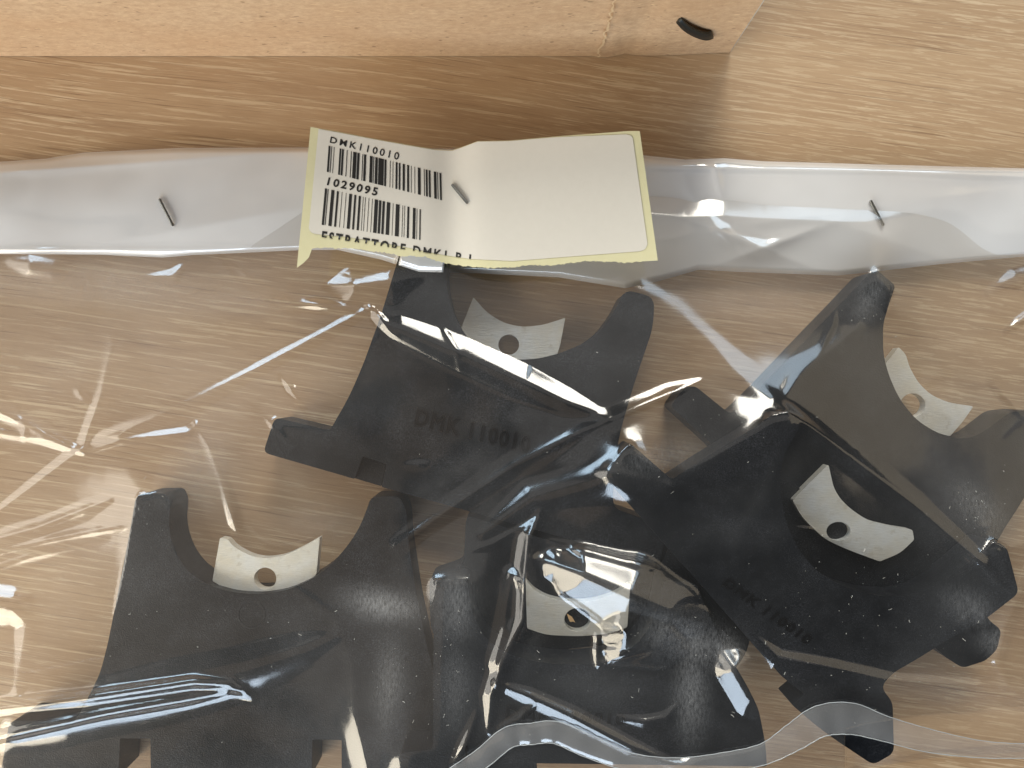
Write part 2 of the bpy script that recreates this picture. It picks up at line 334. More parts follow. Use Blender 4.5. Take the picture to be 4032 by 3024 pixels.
def extrude_outline(name, pts, ztop, thick, mat, parent, bev=.0006, hole=None, draft=0.0):
    b = bmesh.new()
    top = [b.verts.new(P(x, y, ztop(x, y) * .001)) for x, y in pts]
    outer = [b.edges.new((top[i], top[(i + 1) % len(top)])) for i in range(len(top))]
    if hole:
        hx, hy, rx, ry = hole
        hv = [b.verts.new(P(hx + rx * math.cos(a), hy + ry * math.sin(a), ztop(hx, hy) * .001)) for a in np.linspace(0, 2 * math.pi, 28, endpoint=False)]
        he = [b.edges.new((hv[i], hv[(i + 1) % len(hv)])) for i in range(len(hv))]
        bmesh.ops.triangle_fill(b, edges=outer + he, use_beauty=True)
    else:
        f = b.faces.new(top)
        bmesh.ops.triangulate(b, faces=[f], ngon_method='EAR_CLIP')
    bmesh.ops.recalc_face_normals(b, faces=b.faces)
    if sum(f.normal.z for f in b.faces) < 0: bmesh.ops.reverse_faces(b, faces=b.faces)
    tf = b.faces[:]
    r = bmesh.ops.extrude_face_region(b, geom=tf, use_keep_orig=True)
    nv = [v for v in r['geom'] if isinstance(v, bmesh.types.BMVert)]
    bmesh.ops.translate(b, vec=(0, 0, -thick * .001), verts=nv)
    bmesh.ops.recalc_face_normals(b, faces=b.faces)
    if bev:
        es = []
        for e in b.edges:
            if len(e.link_faces) == 2:
                n0, n1 = e.link_faces[0].normal, e.link_faces[1].normal
                if n0.dot(n1) < .5 and max(n0.z, n1.z) > .6: es.append(e)
        bmesh.ops.bevel(b, geom=es, offset=bev, offset_type='OFFSET', segments=2, profile=.5, affect='EDGES', clamp_overlap=True)
    o = from_bm(name, b, mat, parent, 50)
    wn = o.modifiers.new('weighted_normal', 'WEIGHTED_NORMAL'); wn.keep_sharp = True; wn.weight = 90
    return o

def text_mesh(body, extrude=0.0, offset=0.0, spacing=1.0):
    c = bpy.data.curves.new('t', 'FONT'); c.body = body; c.size = 1; c.offset = offset; c.resolution_u = 3; c.space_character = spacing
    c.fill_mode = 'NONE' if extrude else 'FRONT'
    if extrude: c.bevel_depth = extrude; c.bevel_resolution = 1
    o = bpy.data.objects.new('t', c); COL.objects.link(o)
    dg = bpy.context.evaluated_depsgraph_get(); me = bpy.data.meshes.new_from_object(o.evaluated_get(dg))
    bpy.data.objects.remove(o); bpy.data.curves.remove(c)
    b = bmesh.new(); b.from_mesh(me); bpy.data.meshes.remove(me)
    return b
def bilerp(q, s, t):        # q = TL, TR, BR, BL in photograph pixels; t = 0 at the top
    a = [(1 - s) * q[0][k] + s * q[1][k] for k in (0, 1)]
    b = [(1 - s) * q[3][k] + s * q[2][k] for k in (0, 1)]
    return (1 - t) * a[0] + t * b[0], (1 - t) * a[1] + t * b[1]
def place_text(name, body, quad, zf, mat, parent, extrude=0.0, offset=0.0, clip=None, spacing=1.0):
    b = text_mesh(body, extrude, offset, spacing)
    if clip is not None:
        bmesh.ops.bisect_plane(b, geom=b.verts[:] + b.edges[:] + b.faces[:], plane_co=(0, clip, 0), plane_no=(0, 1, 0), clear_inner=True)
    x0, x1 = min(v.co.x for v in b.verts), max(v.co.x for v in b.verts)
    y0, y1 = 0.0, .729 * 1.0
    y0, y1 = (min(v.co.y for v in b.verts), max(v.co.y for v in b.verts))
    for v in b.verts:
        s, t_ = (v.co.x - x0) / (x1 - x0), 1 - (v.co.y - y0) / (y1 - y0)
        px, py = bilerp(quad, s, t_)
        v.co = Vector(P(px, py, zf(px, py) + v.co.z * (.010 if extrude else 1)))
    return from_bm(name, b, mat, parent, 30 if extrude else 0)

LAB = {'A': 'black bracket below the paper label with a bright pleat across it',
       'B': 'black bracket at the lower left with two slots along its base',
       'C': 'black bracket at the right whose steel piece shows bare wood through its hole',
       'D': 'black bracket at the bottom centre with a chip of wood in its steel hole',
       'E': 'black bracket almost wholly hidden beneath the bottom centre one',
       'F': 'black bracket lying tilted on top of the two beside it'}
for k in 'ABCDEF':
    root = empty('extractor_bracket'); tag(root, LAB[k], 'bracket', 'black extractor brackets in the clear bag')
    zt, th = ZT[k], TH[k]
    body = extrude_outline('body', fillet(OUT[k]), zt, th, NYLON, root)
    dz = {'A': 6.5, 'B': 2.5, 'C': 4.0, 'D': 9.0, 'E': 0, 'F': 7.5}[k]
    if k in PLATE: extrude_outline('steel_plate', fillet(PLATE[k]), (lambda zt, dz: lambda x, y: zt(x, y) - dz)(zt, dz), 3.0, STEEL, root, .00025, HOLE[k])
    zf = (lambda zt: lambda x, y: zt(x, y) * .001 - .0001)(zt)
    z4 = lambda x, y: (900 + x * .8137, 950 + y * .8137)
    if k == 'A':
        place_text('lettering', 'DMK 110010', [z4(912, 805), z4(1468, 945), z4(1455, 1030), z4(893, 890)], zf, NYLON_GLOSS, root, .045, spacing=1.15)
        extrude_outline('slot_floor', [(1500, 1914), (1519, 1831), (1431, 1800), (1399, 1884)], lambda x, y: 8.0, 6.0, NYLON, root, 0)
    if k == 'F':
        extrude_outline('recess_floor', fillet([(3010, 1900), (3020, 2080, 60), (3080, 2220, 60), (3180, 2330, 60), (3310, 2400, 60), (3460, 2440, 60), (3620, 2420, 60), (3740, 2360), (3590, 2110), (3460, 2190, 40), (3340, 2140, 40), (3240, 2090, 40), (3150, 2000, 40), (3110, 1900)]), lambda x, y: zt(x, y) - 9.5, 1.0, NYLON, root, 0)
    if k == 'D':
        z7 = lambda x, y: (1500 + x * .7233, 1850 + y * .7233)
        place_text('lettering', 'DMK 110010', [z7(682, 1290), z7(1335, 1335), z7(1328, 1392), z7(674, 1358)], zf, NYLON_GLOSS, root, .045, spacing=1.15)
    if k == 'F':
        z8 = lambda x, y: (2700 + x * .6472, 1950 + y * .6472)
        place_text('lettering', 'DMK 110010', [z8(262, 505), z8(782, 868), z8(735, 915), z8(215, 545)], zf, NYLON_GLOSS, root, .045, spacing=1.15)
    if k == 'B':
        rb = bmesh.new()
        tube_bm(rb, [P(991 + 52 * math.cos(a), 2419 + 52 * math.sin(a), .01195) for a in np.linspace(0, 2 * math.pi, 40)], .0003, 6, .6)
        from_bm('ring_mark', rb, NYLON, root)

# ---------------------------------------------------------------- the film of the bag, as a height field in millimetres
STEP = 6
GX = np.arange(-240, 4280, STEP); GY = np.arange(540, 3240, STEP)
PX, PY = np.meshgrid(GX.astype(float), GY.astype(float))
def inside(poly, X, Y):
    r = np.zeros(X.shape, bool); n = len(poly)
    for i in range(n):
        x0, y0 = poly[i]; x1, y1 = poly[(i + 1) % n]
        if y0 == y1: continue
        c = ((y0 > Y) != (y1 > Y)) & (X < (x1 - x0) * (Y - y0) / (y1 - y0) + x0)
        r ^= c
    return r
def blur(a, r, it=2):
    for _ in range(it):
        for ax in (0, 1):
            p = np.pad(a, [(r + 1, r) if i == ax else (0, 0) for i in (0, 1)], mode='edge')
            c = np.cumsum(p, axis=ax)
            a = (np.take(c, range(2 * r + 1, c.shape[ax]), ax) - np.take(c, range(0, c.shape[ax] - 2 * r - 1), ax)) / (2 * r + 1)
    return a
OB = np.full(PX.shape, .6)
for k in 'ABCDEF':
    pl = [(p[0], p[1]) for p in OUT[k]]
    m = inside(pl, PX, PY); z = ZT[k](PX, PY) + .5 + 0 * PX
    OB = np.where(m, np.maximum(OB, z), OB)
# membrane on a coarse grid
c = 5; OC = OB[::c, ::c]; hC = blur(OC, 6, 3)
for it in range(520):
    hC = np.maximum(OC, blur(hC, 1, 1)); hC[:2] = np.minimum(hC[:2], 4.0)
hC = np.maximum(hC, OC); hC = blur(hC, 1, 2)
yi = np.clip((GY - GY[0]) / (STEP * c), 0, hC.shape[0] - 1.001); xi = np.clip((GX - GX[0]) / (STEP * c), 0, hC.shape[1] - 1.001)
y0i, x0i = yi.astype(int), xi.astype(int); fy, fx = (yi - y0i)[:, None], (xi - x0i)[None]
y1i, x1i = np.minimum(y0i + 1, hC.shape[0] - 1), np.minimum(x0i + 1, hC.shape[1] - 1)
HF = (hC[y0i][:, x0i] * (1 - fy) * (1 - fx) + hC[y1i][:, x0i] * fy * (1 - fx) + hC[y0i][:, x1i] * (1 - fy) * fx + hC[y1i][:, x1i] * fy * fx)
HF = np.maximum(blur(HF, 4, 2), OB + .1); HF = blur(HF, 3, 2) + .5
def vnoise(cell, amp, seed):
    g = np.random.default_rng(seed).standard_normal((int(2700 / cell) + 4, int(4520 / cell) + 4))
    y, x = (GY - GY[0]) / cell, (GX - GX[0]) / cell
    a, b_ = y.astype(int), x.astype(int); u, v = (y - a)[:, None], (x - b_)[None]
    u, v = u * u * (3 - 2 * u), v * v * (3 - 2 * v)
    return amp * (g[a][:, b_] * (1 - u) * (1 - v) + g[a + 1][:, b_] * u * (1 - v) + g[a][:, b_ + 1] * (1 - u) * v + g[a + 1][:, b_ + 1] * u * v)
HF = HF + blur(vnoise(420, .55, 1) + vnoise(190, .16, 2), 8, 2)

def stroke(pts, typ='round'):
    """pts: (px, py, half width px, height mm); a pleat or crease raised along a line."""
    pts = [np.array(p, float) for p in pts]
    best = np.full(PX.shape, 9.0); amp = np.zeros(PX.shape)
    for a, b_ in zip(pts, pts[1:]):
        w = max(a[2], b_[2]) + 10
        xa, xb = min(a[0], b_[0]) - w, max(a[0], b_[0]) + w; ya, yb = min(a[1], b_[1]) - w, max(a[1], b_[1]) + w
        i0, i1 = np.searchsorted(GY, [ya, yb]); j0, j1 = np.searchsorted(GX, [xa, xb])
        if i0 >= i1 or j0 >= j1: continue
        X, Y = PX[i0:i1, j0:j1], PY[i0:i1, j0:j1]
        d = b_[:2] - a[:2]; L2 = d @ d
        u = np.clip(((X - a[0]) * d[0] + (Y - a[1]) * d[1]) / L2, 0, 1)
        dist = np.hypot(X - a[0] - u * d[0], Y - a[1] - u * d[1])
        hw = a[2] + u * (b_[2] - a[2]); t_ = dist / np.maximum(hw, 1)
        am = a[3] + u * (b_[3] - a[3])
        sub = best[i0:i1, j0:j1]; upd = t_ < sub
        sub[upd] = t_[upd]; amp[i0:i1, j0:j1][upd] = am[upd]
    t_ = np.clip(best, 0, 1)
    if pts[0][0] < 1100 and typ == 'sharp': amp *= .75
    if typ == 'round': p = np.cos(t_ * math.pi / 2) ** 2
    elif typ == 'roof': p = (1.06 - np.sqrt(t_ ** 2 + .012)).clip(0) * np.clip((1 - t_) * 5, 0, 1) ** .5
    elif typ == 'tube': p = np.sqrt(np.clip(1 - t_ ** 2, 0, 1)) * np.clip((1 - t_) * 4, 0, 1)
    else: p = (1 - t_) ** 1.6
    return amp * p
STROKES = [
 # pleat over the top bracket
 ('roof', [(1480, 1250, 22, .4), (1570, 1292, 56, 1.7), (1800, 1388, 76, 2.2), (2050, 1502, 76, 2.2), (2230, 1584, 58, 1.7), (2390, 1640, 22, .2)]),
 ('sharp', [(1430, 1190, 10, .1), (1480, 1225, 26, .9), (1530, 1300, 24, .5), (1570, 1330, 8, .1)]),
 # long crease up to the label
 ('sharp', [(-60, 2060, 28, .5), (320, 1770, 40, 1.0), (640, 1640, 60, .8), (1000, 1460, 40, .8), (1300, 1300, 34, .7), (1460, 1210, 22, .8)]),
 ('sharp', [(320, 1770, 26, .8), (400, 1560, 40, .4), (450, 1350, 50, .25)]),
 # blue white lens under the label corner
 ('roof', [(1290, 1130, 24, .2), (1400, 1125, 80, 1.7), (1530, 1110, 85, 1.7), (1640, 1090, 30, .3)]),
 # band from the label to the right hand bracket
 ('round', [(2440, 1080, 40, .4), (2640, 1230, 90, .5), (2860, 1440, 90, .5), (3090, 1600, 40, .3)]),
 ('sharp', [(3085, 1600, 40, 1.0), (3350, 1800, 60, 1.8), (3600, 1990, 60, 1.6), (3880, 2230, 40, 1.2), (3960, 2320, 20, .4)]),
 ('round', [(3050, 1600, 20, .2), (3150, 1480, 80, .6), (3330, 1340, 70, .5), (3380, 1290, 30, .2)]),
 # ridge across between the brackets
 ('sharp', [(1560, 2150, 40, .6), (1790, 1990, 50, .7), (2030, 1830, 55, .8), (2300, 1690, 55, .7), (2640, 1550, 50, 1.2), (2760, 1500, 20, .2)]),
 ('round', [(1900, 2100, 30, .3), (2100, 1960, 80, 1.2), (2400, 1890, 100, 1.2), (2700, 1960, 60, .6), (2900, 2050, 30, .2)]),
 # pleat over the lower left bracket
 ('round', [(-120, 2860, 120, 1.8), (250, 2800, 150, 2.2), (600, 2720, 150, 2.3), (950, 2640, 130, 2.1), (1180, 2560, 90, 1.4), (1320, 2500, 40, .3)]),
 ('round', [(-120, 2800, 38, 1.6), (350, 2745, 38, 1.7), (760, 2685, 38, 1.7), (900, 2695, 34, 1.4), (1000, 2750, 20, .2)]),
 ('round', [(-120, 2930, 34, 1.3), (400, 2812, 34, 1.4), (750, 2752, 34, 1.4), (960, 2712, 20, .3)]),
 ('sharp', [(1150, 2310, 20, .3), (1330, 2440, 100, .7), (1390, 2600, 100, .5), (1400, 2800, 90, .5), (1450, 3040, 60, 1.0)]),
 # creases at the left side
 ('sharp', [(-60, 1590, 60, 1.6), (120, 1680, 50, 1.6), (260, 1750, 34, 1.2), (335, 1785, 14, .3)]),
 ('sharp', [(-60, 1690, 50, 1.4), (170, 1730, 40, 1.2), (325, 1780, 14, .3)]),
 ('sharp', [(335, 1785, 16, .4), (470, 1740, 40, 1.4), (620, 1720, 40, 1.5), (740, 1705, 34, 1.2), (790, 1660, 24, .3)]),
 ('sharp', [(770, 1665, 16, .4), (830, 1760, 50, .8), (880, 1900, 50, .8), (925, 2060, 40, 1.4), (945, 2110, 12, .2)]),
 ('sharp', [(-60, 2140, 60, 1.6), (150, 2080, 46, 1.8), (330, 2010, 40, 1.6), (430, 1970, 24, .4)]),
 ('sharp', [(-60, 2190, 50, 1.6), (180, 2130, 46, 1.8), (380, 2090, 40, 1.4), (500, 2070, 16, .2)]),
 ('sharp', [(-60, 2250, 40, 1.2), (120, 2190, 40, 1.4), (300, 2150, 30, .8), (420, 2120, 14, .2)]),
 ('round', [(-80, 2370, 110, 2.6), (40, 2380, 100, 2.4), (110, 2440, 60, .6), (90, 2640, 50, .25), (60, 2750, 20, .1)]),
 # film pulled over the centre bracket
 ('sharp', [(2130, 2010, 16, .3), (2085, 2110, 60, 2.4), (2070, 2260, 70, 3.4), (2060, 2440, 70, 3.4), (1985, 2600, 60, 2.4), (1935, 2740, 50, 2.0), (1925, 2880, 24, .6)]),
 ('sharp', [(2060, 2300, 40, 1.0), (2010, 2260, 40, 1.0), (1985, 2480, 60, 1.2), (1945, 2610, 40, .8)]),
 ('roof', [(2100, 2200, 20, .3), (2190, 2225, 70, 3.0), (2300, 2265, 130, 6.2), (2480, 2345, 180, 9.0), (2640, 2410, 140, 6.4), (2800, 2470, 50, .5)]),
 ('roof', [(2350, 2500, 26, .5), (2460, 2520, 110, 5.6), (2600, 2545, 100, 4.6), (2720, 2560, 40, .4)]),
 ('sharp', [(2350, 2470, 10, .3), (2352, 2560, 30, 1.4), (2355, 2620, 20, 1.0), (2450, 2590, 40, 1.3), (2580, 2550, 30, .5)]),
 ('round', [(2160, 2130, 20, .2), (2300, 2160, 34, .5), (2500, 2215, 36, .5), (2620, 2245, 16, .2)]),
 ('sharp', [(1950, 2690, 24, .8), (2080, 2740, 50, 1.6), (2250, 2820, 60, 1.8), (2480, 2940, 60, 1.5), (2720, 3040, 50, 1.0)]),
 ('sharp', [(1930, 2890, 16, .4), (2050, 2830, 40, 1.2), (2110, 2770, 20, .4)]),
 ('sharp', [(2400, 2820, 12, .3), (2540, 2845, 40, 1.2), (2620, 2830, 40, 1.2), (2680, 2760, 12, .3)]),
 ('sharp', [(1880, 2800, 14, .4), (1830, 2940, 36, 1.4), (1790, 3010, 18, .6)]),
 ('roof', [(2840, 2560, 24, .5), (2890, 2630, 80, 3.6), (2960, 2750, 80, 3.6), (3060, 2840, 40, 1.0), (3100, 2880, 12, .2)]),
 # lower right folds
 ('round', [(2960, 2500, 30, .4), (3060, 2600, 60, 1.5), (3280, 2640, 60, 1.8), (3500, 2690, 60, 1.8), (3850, 2720, 70, 1.8), (4140, 2820, 80, 1.6)]),
 ('sharp', [(4060, 2250, 50, 1.0), (3960, 2460, 50, 1.5), (3925, 2600, 50, 1.7), (3970, 2700, 50, 1.6), (4120, 2800, 50, 1.4)]),
 ('round', [(3050, 1840, 30, .3), (3020, 1960, 60, .7), (2900, 2140, 60, .5)]),
 # under the flap
 ('round', [(20, 1030, 20, .1), (120, 1045, 60, 1.2), (210, 1060, 60, 1.0), (270, 1075, 20, .1)]),
 ('round', [(560, 1090, 10, .1), (680, 1090, 40, .7), (720, 1050, 20, .3)]),
 ('sharp', [(860, 990, 20, .4), (980, 1080, 60, 1.1), (1150, 1170, 70, 1.1), (1290, 1200, 40, .4)]),
 ('sharp', [(1100, 1195, 14, .2), (1250, 1200, 36, 1.2), (1400, 1215, 20, .4)]),
 ('round', [(1110, 1480, 14, .2), (1150, 1530, 30, .8), (1200, 1590, 20, .5), (1230, 1660, 12, .1)]),
 ('round', [(3900, 1150, 40, .2), (4000, 1100, 60, 1.0), (4140, 1060, 60, 1.0)]),
 ('sharp', [(3960, 1310, 16, .2), (4010, 1270, 26, 1.0), (4060, 1230, 26, .8)]),
]
for _ in range(46):
    x, y = random.uniform(0, 4030), random.uniform(1080, 2950)
    if 1000 < x < 2500 and 1250 < y < 2100 and random.random() < .7: continue
    if x < 2900 and y > 2250: continue
    a, L, wv, am = random.gauss(.1, .8), random.uniform(60, 330), random.uniform(14, 26), random.uniform(.12, .5)
    pts = []
    for i in range(4):
        pts.append((x, y, wv * (.5 if i in (0, 3) else 1), am * (.15 if i in (0, 3) else 1))); x += L / 3 * math.cos(a); y += L / 3 * math.sin(a); a += random.gauss(0, .18)
    STROKES.append(('sharp', pts))
for typ, pts in STROKES: HF = HF + stroke(pts, typ)
HF = np.maximum(blur(HF, 1, 1), OB + .15)

top_edge = lambda x: np.interp(x, [-240, 0, 180, 330, 540, 700, 1200, 2400, 2560, 2700, 2850, 3000, 3500, 4032, 4280], [640, 634, 622, 598, 588, 580, 578, 590, 612, 626, 620, 632, 646, 660, 668])
bot_edge = lambda x: np.interp(x, [-240, 3300, 3412, 3671, 4032, 4280], [3200, 3060, 3024, 2985, 2960, 2940])
SK = np.zeros(PX.shape)  # film scuffs, plus painted haze standing in for soft reflections
def scuff_haze(x, y, rx, ry, a, rot=0):
    c_, s_ = math.cos(R(rot)), math.sin(R(rot)); dx, dy = PX - x, PY - y
    u, v = (dx * c_ + dy * s_) / rx, (-dx * s_ + dy * c_) / ry
    global SK
    SK = np.maximum(SK, a * np.exp(-(u * u + v * v)))
for s in [(1500, 2380, 130, 60, .9, 10), (1800, 2380, 70, 130, .6), (1790, 2700, 60, 160, .35), (2700, 2520, 150, 90, .9, 25), (2720, 2720, 60, 180, .7), (2850, 2560, 90, 60, .8, 40),
          (2600, 1800, 180, 60, .4, -10), (3420, 1180, 110, 50, .5, 120), (3850, 2000, 130, 70, .5, 40), (3830, 2400, 120, 60, .5, 30), (3450, 2960, 70, 60, .9, 30), (1530, 2700, 60, 160, .45, 5),
          (680, 1970, 90, 40, .25), (3900, 2520, 60, 50, .5), (760, 1800, 60, 120, .4, 20), (2350, 2700, 260, 60, .08), (2420, 2300, 260, 110, .35, 22), (2080, 2350, 60, 260, .15), (350, 1120, 620, 90, .50, 3), (900, 1180, 260, 70, .40), (2950, 1180, 420, 90, .32), (200, 1450, 420, 260, .26), (780, 1850, 110, 150, .40, 20), (3800, 2720, 300, 70, .32, 8), (250, 2300, 300, 300, .22), (1250, 2050, 160, 90, .22)]:  # broad soft entries paint a veil of hazy reflections into the film
    scuff_haze(*s)
bag = empty('plastic_bag'); tag(bag, 'clear crinkled plastic bag holding the black brackets, its top folded over', 'bag')
rows, cols = 440, 740
TX = np.linspace(-230, 4270, cols)[None].repeat(rows, 0)
tt = np.linspace(0, 1, rows)[:, None]
TY = top_edge(TX) * (1 - tt) + bot_edge(TX) * tt
def samp(A, X, Y):
    y = np.clip((Y - GY[0]) / STEP, 0, A.shape[0] - 1.001); x = np.clip((X - GX[0]) / STEP, 0, A.shape[1] - 1.001)
    a, b_ = y.astype(int), x.astype(int); u, v = y - a, x - b_
    return A[a, b_] * (1 - u) * (1 - v) + A[a + 1, b_] * u * (1 - v) + A[a, b_ + 1] * (1 - u) * v + A[a + 1, b_ + 1] * u * v
def fz(px, py): return float(samp(HF, np.array(float(px)), np.array(float(py))))
sst = lambda a: np.clip(a, 0, 1) ** 2 * (3 - 2 * np.clip(a, 0, 1))
edge = sst(tt * 10) * np.where(bot_edge(TX) < 3050, sst((1 - tt) * 12), 1.0)
TZ = .8 + (samp(HF, TX, TY) - .8) * edge
grid_mesh('top_sheet', Parr(TX, TY, TZ * .001)[::-1], FILM, bag, samp(SK, TX, TY)[::-1])
bx = np.linspace(-230, 4270, 120)[None].repeat(60, 0); bt = np.linspace(0, 1, 60)[:, None]
by = top_edge(bx) * (1 - bt) + bot_edge(bx) * bt
grid_mesh('back_sheet', Parr(bx, by, (.28 + .12 * np.sin(bx / 90 + by / 140)) * .001)[::-1], FILM_BACK, bag)

# folded-over top of the bag
fl_bot = lambda x: np.interp(x, [-240, 0, 400, 640, 760, 900, 1180, 1330, 1500, 1650, 1880, 2200, 2462, 2600, 2750, 2900, 3300, 3700, 4032, 4280],
                                [1002, 1000, 1003, 1014, 1004, 998, 985, 984, 1022, 1070, 1076, 1092, 1135, 1105, 1062, 1070, 1085, 1040, 1010, 1005])
fr, fc = 90, 760
FX = np.linspace(-230, 4270, fc)[None].repeat(fr, 0); ft = np.linspace(0, 1, fr)[:, None]
FY = (top_edge(FX) + 3) * (1 - ft) + fl_bot(FX) * ft
FZ0 = samp(blur(HF, 8, 2), FX, FY)
over = samp(OB, FX, FY)
FZ = np.maximum(np.minimum(FZ0, 3.0 + 0 * FZ0), over + .4) + .9
FZ = FZ + 1.6 * np.sin(np.clip(ft, 0, 1) * math.pi) ** .7 + .5 * np.sin(FX / 260 + 1.1) * np.sin(ft * 4) + .22 * np.sin(FX / 97 + ft * 5)
def fstroke(x, y, rx, ry, amp, rot=0):
    c_, s_ = math.cos(R(rot)), math.sin(R(rot)); dx, dy = FX - x, FY - y
    u, v = (dx * c_ + dy * s_) / rx, (-dx * s_ + dy * c_) / ry
    return amp * np.exp(-np.abs(u) ** 1.3 - np.abs(v) ** 1.3)
for a in [(2960, 960, 190, 34, 1.6, 22), (3050, 960, 160, 30, 1.6, -20), (2830, 900, 120, 24, .9, 50), (2825, 700, 90, 18, .9, 80), (3000, 665, 400, 16, .7, 1), (3700, 680, 500, 22, .9, 2),
          (2720, 760, 40, 150, .5, -20), (3200, 850, 500, 60, .7, -8), (200, 665, 500, 20, .7, -4), (400, 985, 700, 14, .8, 0), (900, 870, 400, 40, .7, -10), (3450, 930, 320, 50, .6, 18)]:
    FZ = FZ + fstroke(*a)
fb = np.clip((1 - ft) * 30, 0, 1) * np.clip(ft * 30, 0, 1)
FZ = np.maximum(1.2 + (FZ - 1.2) * (fb ** .5), np.minimum(over + .5, FZ))
FZ = np.maximum(FZ, np.where(over > 3, over + .5, 0))
FZ = blur(FZ, 1, 1)
grid_mesh('folded_top', Parr(FX, FY, FZ * .001)[::-1], FILM_FLAP, bag)
def flz(px, py):
    return max(float(np.interp(px, FX[0], FZ[min(fr - 1, max(0, int((py - top_edge(px)) / max(1, fl_bot(px) - top_edge(px)) * (fr - 1))))])), fz(px, py) * 0)

# heat-sealed seam strip along the bottom
seam = smooth_path([(1790, 3060, 40), (1900, 2985, 40), (2000, 2905, 42), (2090, 2890, 42), (2190, 2885, 44), (2320, 2940, 44), (2480, 3000, 36), (2660, 3020, 36), (2840, 3005, 40), (3010, 2968, 42), (3130, 2900, 55), (3230, 2840, 62), (3350, 2830, 62), (3480, 2868, 50), (3650, 2915, 46), (3860, 2950, 34), (4060, 2958, 28), (4260, 2960, 26)], 10)
SV = []; ed0, ed1 = [], []
for i, p in enumerate(seam):
    q0, q1 = seam[max(i - 1, 0)], seam[min(i + 1, len(seam) - 1)]
    d = (q1 - q0)[:2]; d = d / np.linalg.norm(d); nn = np.array([-d[1], d[0]]); row = []
    for j in range(9):
        o = (j - 4) / 4
        x, y = p[0] + nn[0] * o * p[2], p[1] + nn[1] * o * p[2]
        z = fz(x, y) + .5 + .7 * (1 - o * o) + .12 * math.sin(i * .7)
        row.append(P(x, y, z * .001))
        if j == 0: ed0.append(P(x, y, (z + .1) * .001))
        if j == 8: ed1.append(P(x, y, (z + .1) * .001))
    SV.append(row)
grid_mesh('seam_strip', np.array(SV)[::-1], FILM_SEAM, bag)
EDGE = mat_simple('film_cut_edge', (.42, .45, .47), .25, 0, .8)
for e in (ed0, ed1):
    b = bmesh.new(); tube_bm(b, [(p[0], p[1], p[2] + .00008 * math.sin(q * 1.7)) for q, p in enumerate(e)], .00011, 6); from_bm('seam_edge', b, EDGE, bag)

# staples through the folded top
def staple(x0, y0, x1, y1, zf, parent, lift=.4):
    b = bmesh.new(); n = 6; pts = []
    pts.append(P(x0, y0, (zf(x0, y0) - 1.0) * .001))
    for i in range(n + 1):
        u = i / n; x, y = x0 + (x1 - x0) * u, y0 + (y1 - y0) * u
        zz = max(zf(x0, y0), zf(x1, y1)) if False else zf(x0, y0) * (1 - u) + zf(x1, y1) * u
        pts.append(P(x, y, (zz + lift) * .001))
    pts.append(P(x1, y1, (zf(x1, y1) - 1.0) * .001))
    tube_bm(b, pts, .00042, 8)
    return from_bm('staple', b, WIRE, parent)
staple(629, 787, 680, 887, lambda x, y: flz(x, y) + .3, bag)
staple(3429, 793, 3477, 885, lambda x, y: flz(x, y) + .3, bag)

# ---------------------------------------------------------------- paper label
z2 = lambda x, y: (1100 + x * .7233, 400 + y * .7233)
def lz(px, py):             # height of the label in metres
    u = (px - 1782) / 700.0; v = (py - 780) / 260.0
    z = 15.6 + 2.6 * abs(u) ** 1.5 * (1 if u < 0 else .55) - 1.0 * math.exp(-(u / .12) ** 2) + .9 * v * v + .5 * math.sin(3.1 * u + v)
    return z * .001
TOPC = [z2(*p) for p in [(170, 138), (330, 165), (480, 195), (700, 235), (850, 260), (940, 265), (1000, 245), (1080, 215), (1250, 212), (1500, 190), (1800, 168), (1900, 160), (1962, 160)]]
BOTC = [z2(*p) for p in [(95, 905), (130, 880), (160, 850), (178, 800), (210, 795), (380, 800), (600, 825), (660, 840), (800, 845), (860, 870), (1000, 897), (1150, 906), (1270, 902), (1380, 890), (1500, 892), (1650, 868), (1800, 872), (1870, 876), (1925, 880), (1940, 872), (2060, 865)]]
label = empty('paper_label'); tag(label, 'torn cream barcode label on yellow backing, stapled over the bag fold', 'label')
def strip_between(name, top, bot, mat, zoff, n=160, m=26, rag=0.0, corner=None, thick=.00012):
    tx = np.array(top); bxx = np.array(bot)
    V = np.zeros((m, n, 3))
    for i in range(n):
        s = i / (n - 1)
        xt = tx[0, 0] + s * (tx[-1, 0] - tx[0, 0]); xb = bxx[0, 0] + s * (bxx[-1, 0] - bxx[0, 0])
        yt = np.interp(xt, tx[:, 0], tx[:, 1]); yb = np.interp(xb, bxx[:, 0], bxx[:, 1])
        if rag and .06 < s < .96: yb += random.uniform(-rag, rag)
        if corner: 
            c0, c1 = corner
            yt += c0 and 0
        for j in range(m):
            v = j / (m - 1)
            x, y = xt + (xb - xt) * v, yt + (yb - yt) * v
            V[j, i] = P(x, y, lz(x, y) + zoff)
    return grid_mesh(name, V[::-1], mat, label)
strip_between('backing', TOPC, BOTC, BACKING, 0, n=240, rag=3.2)
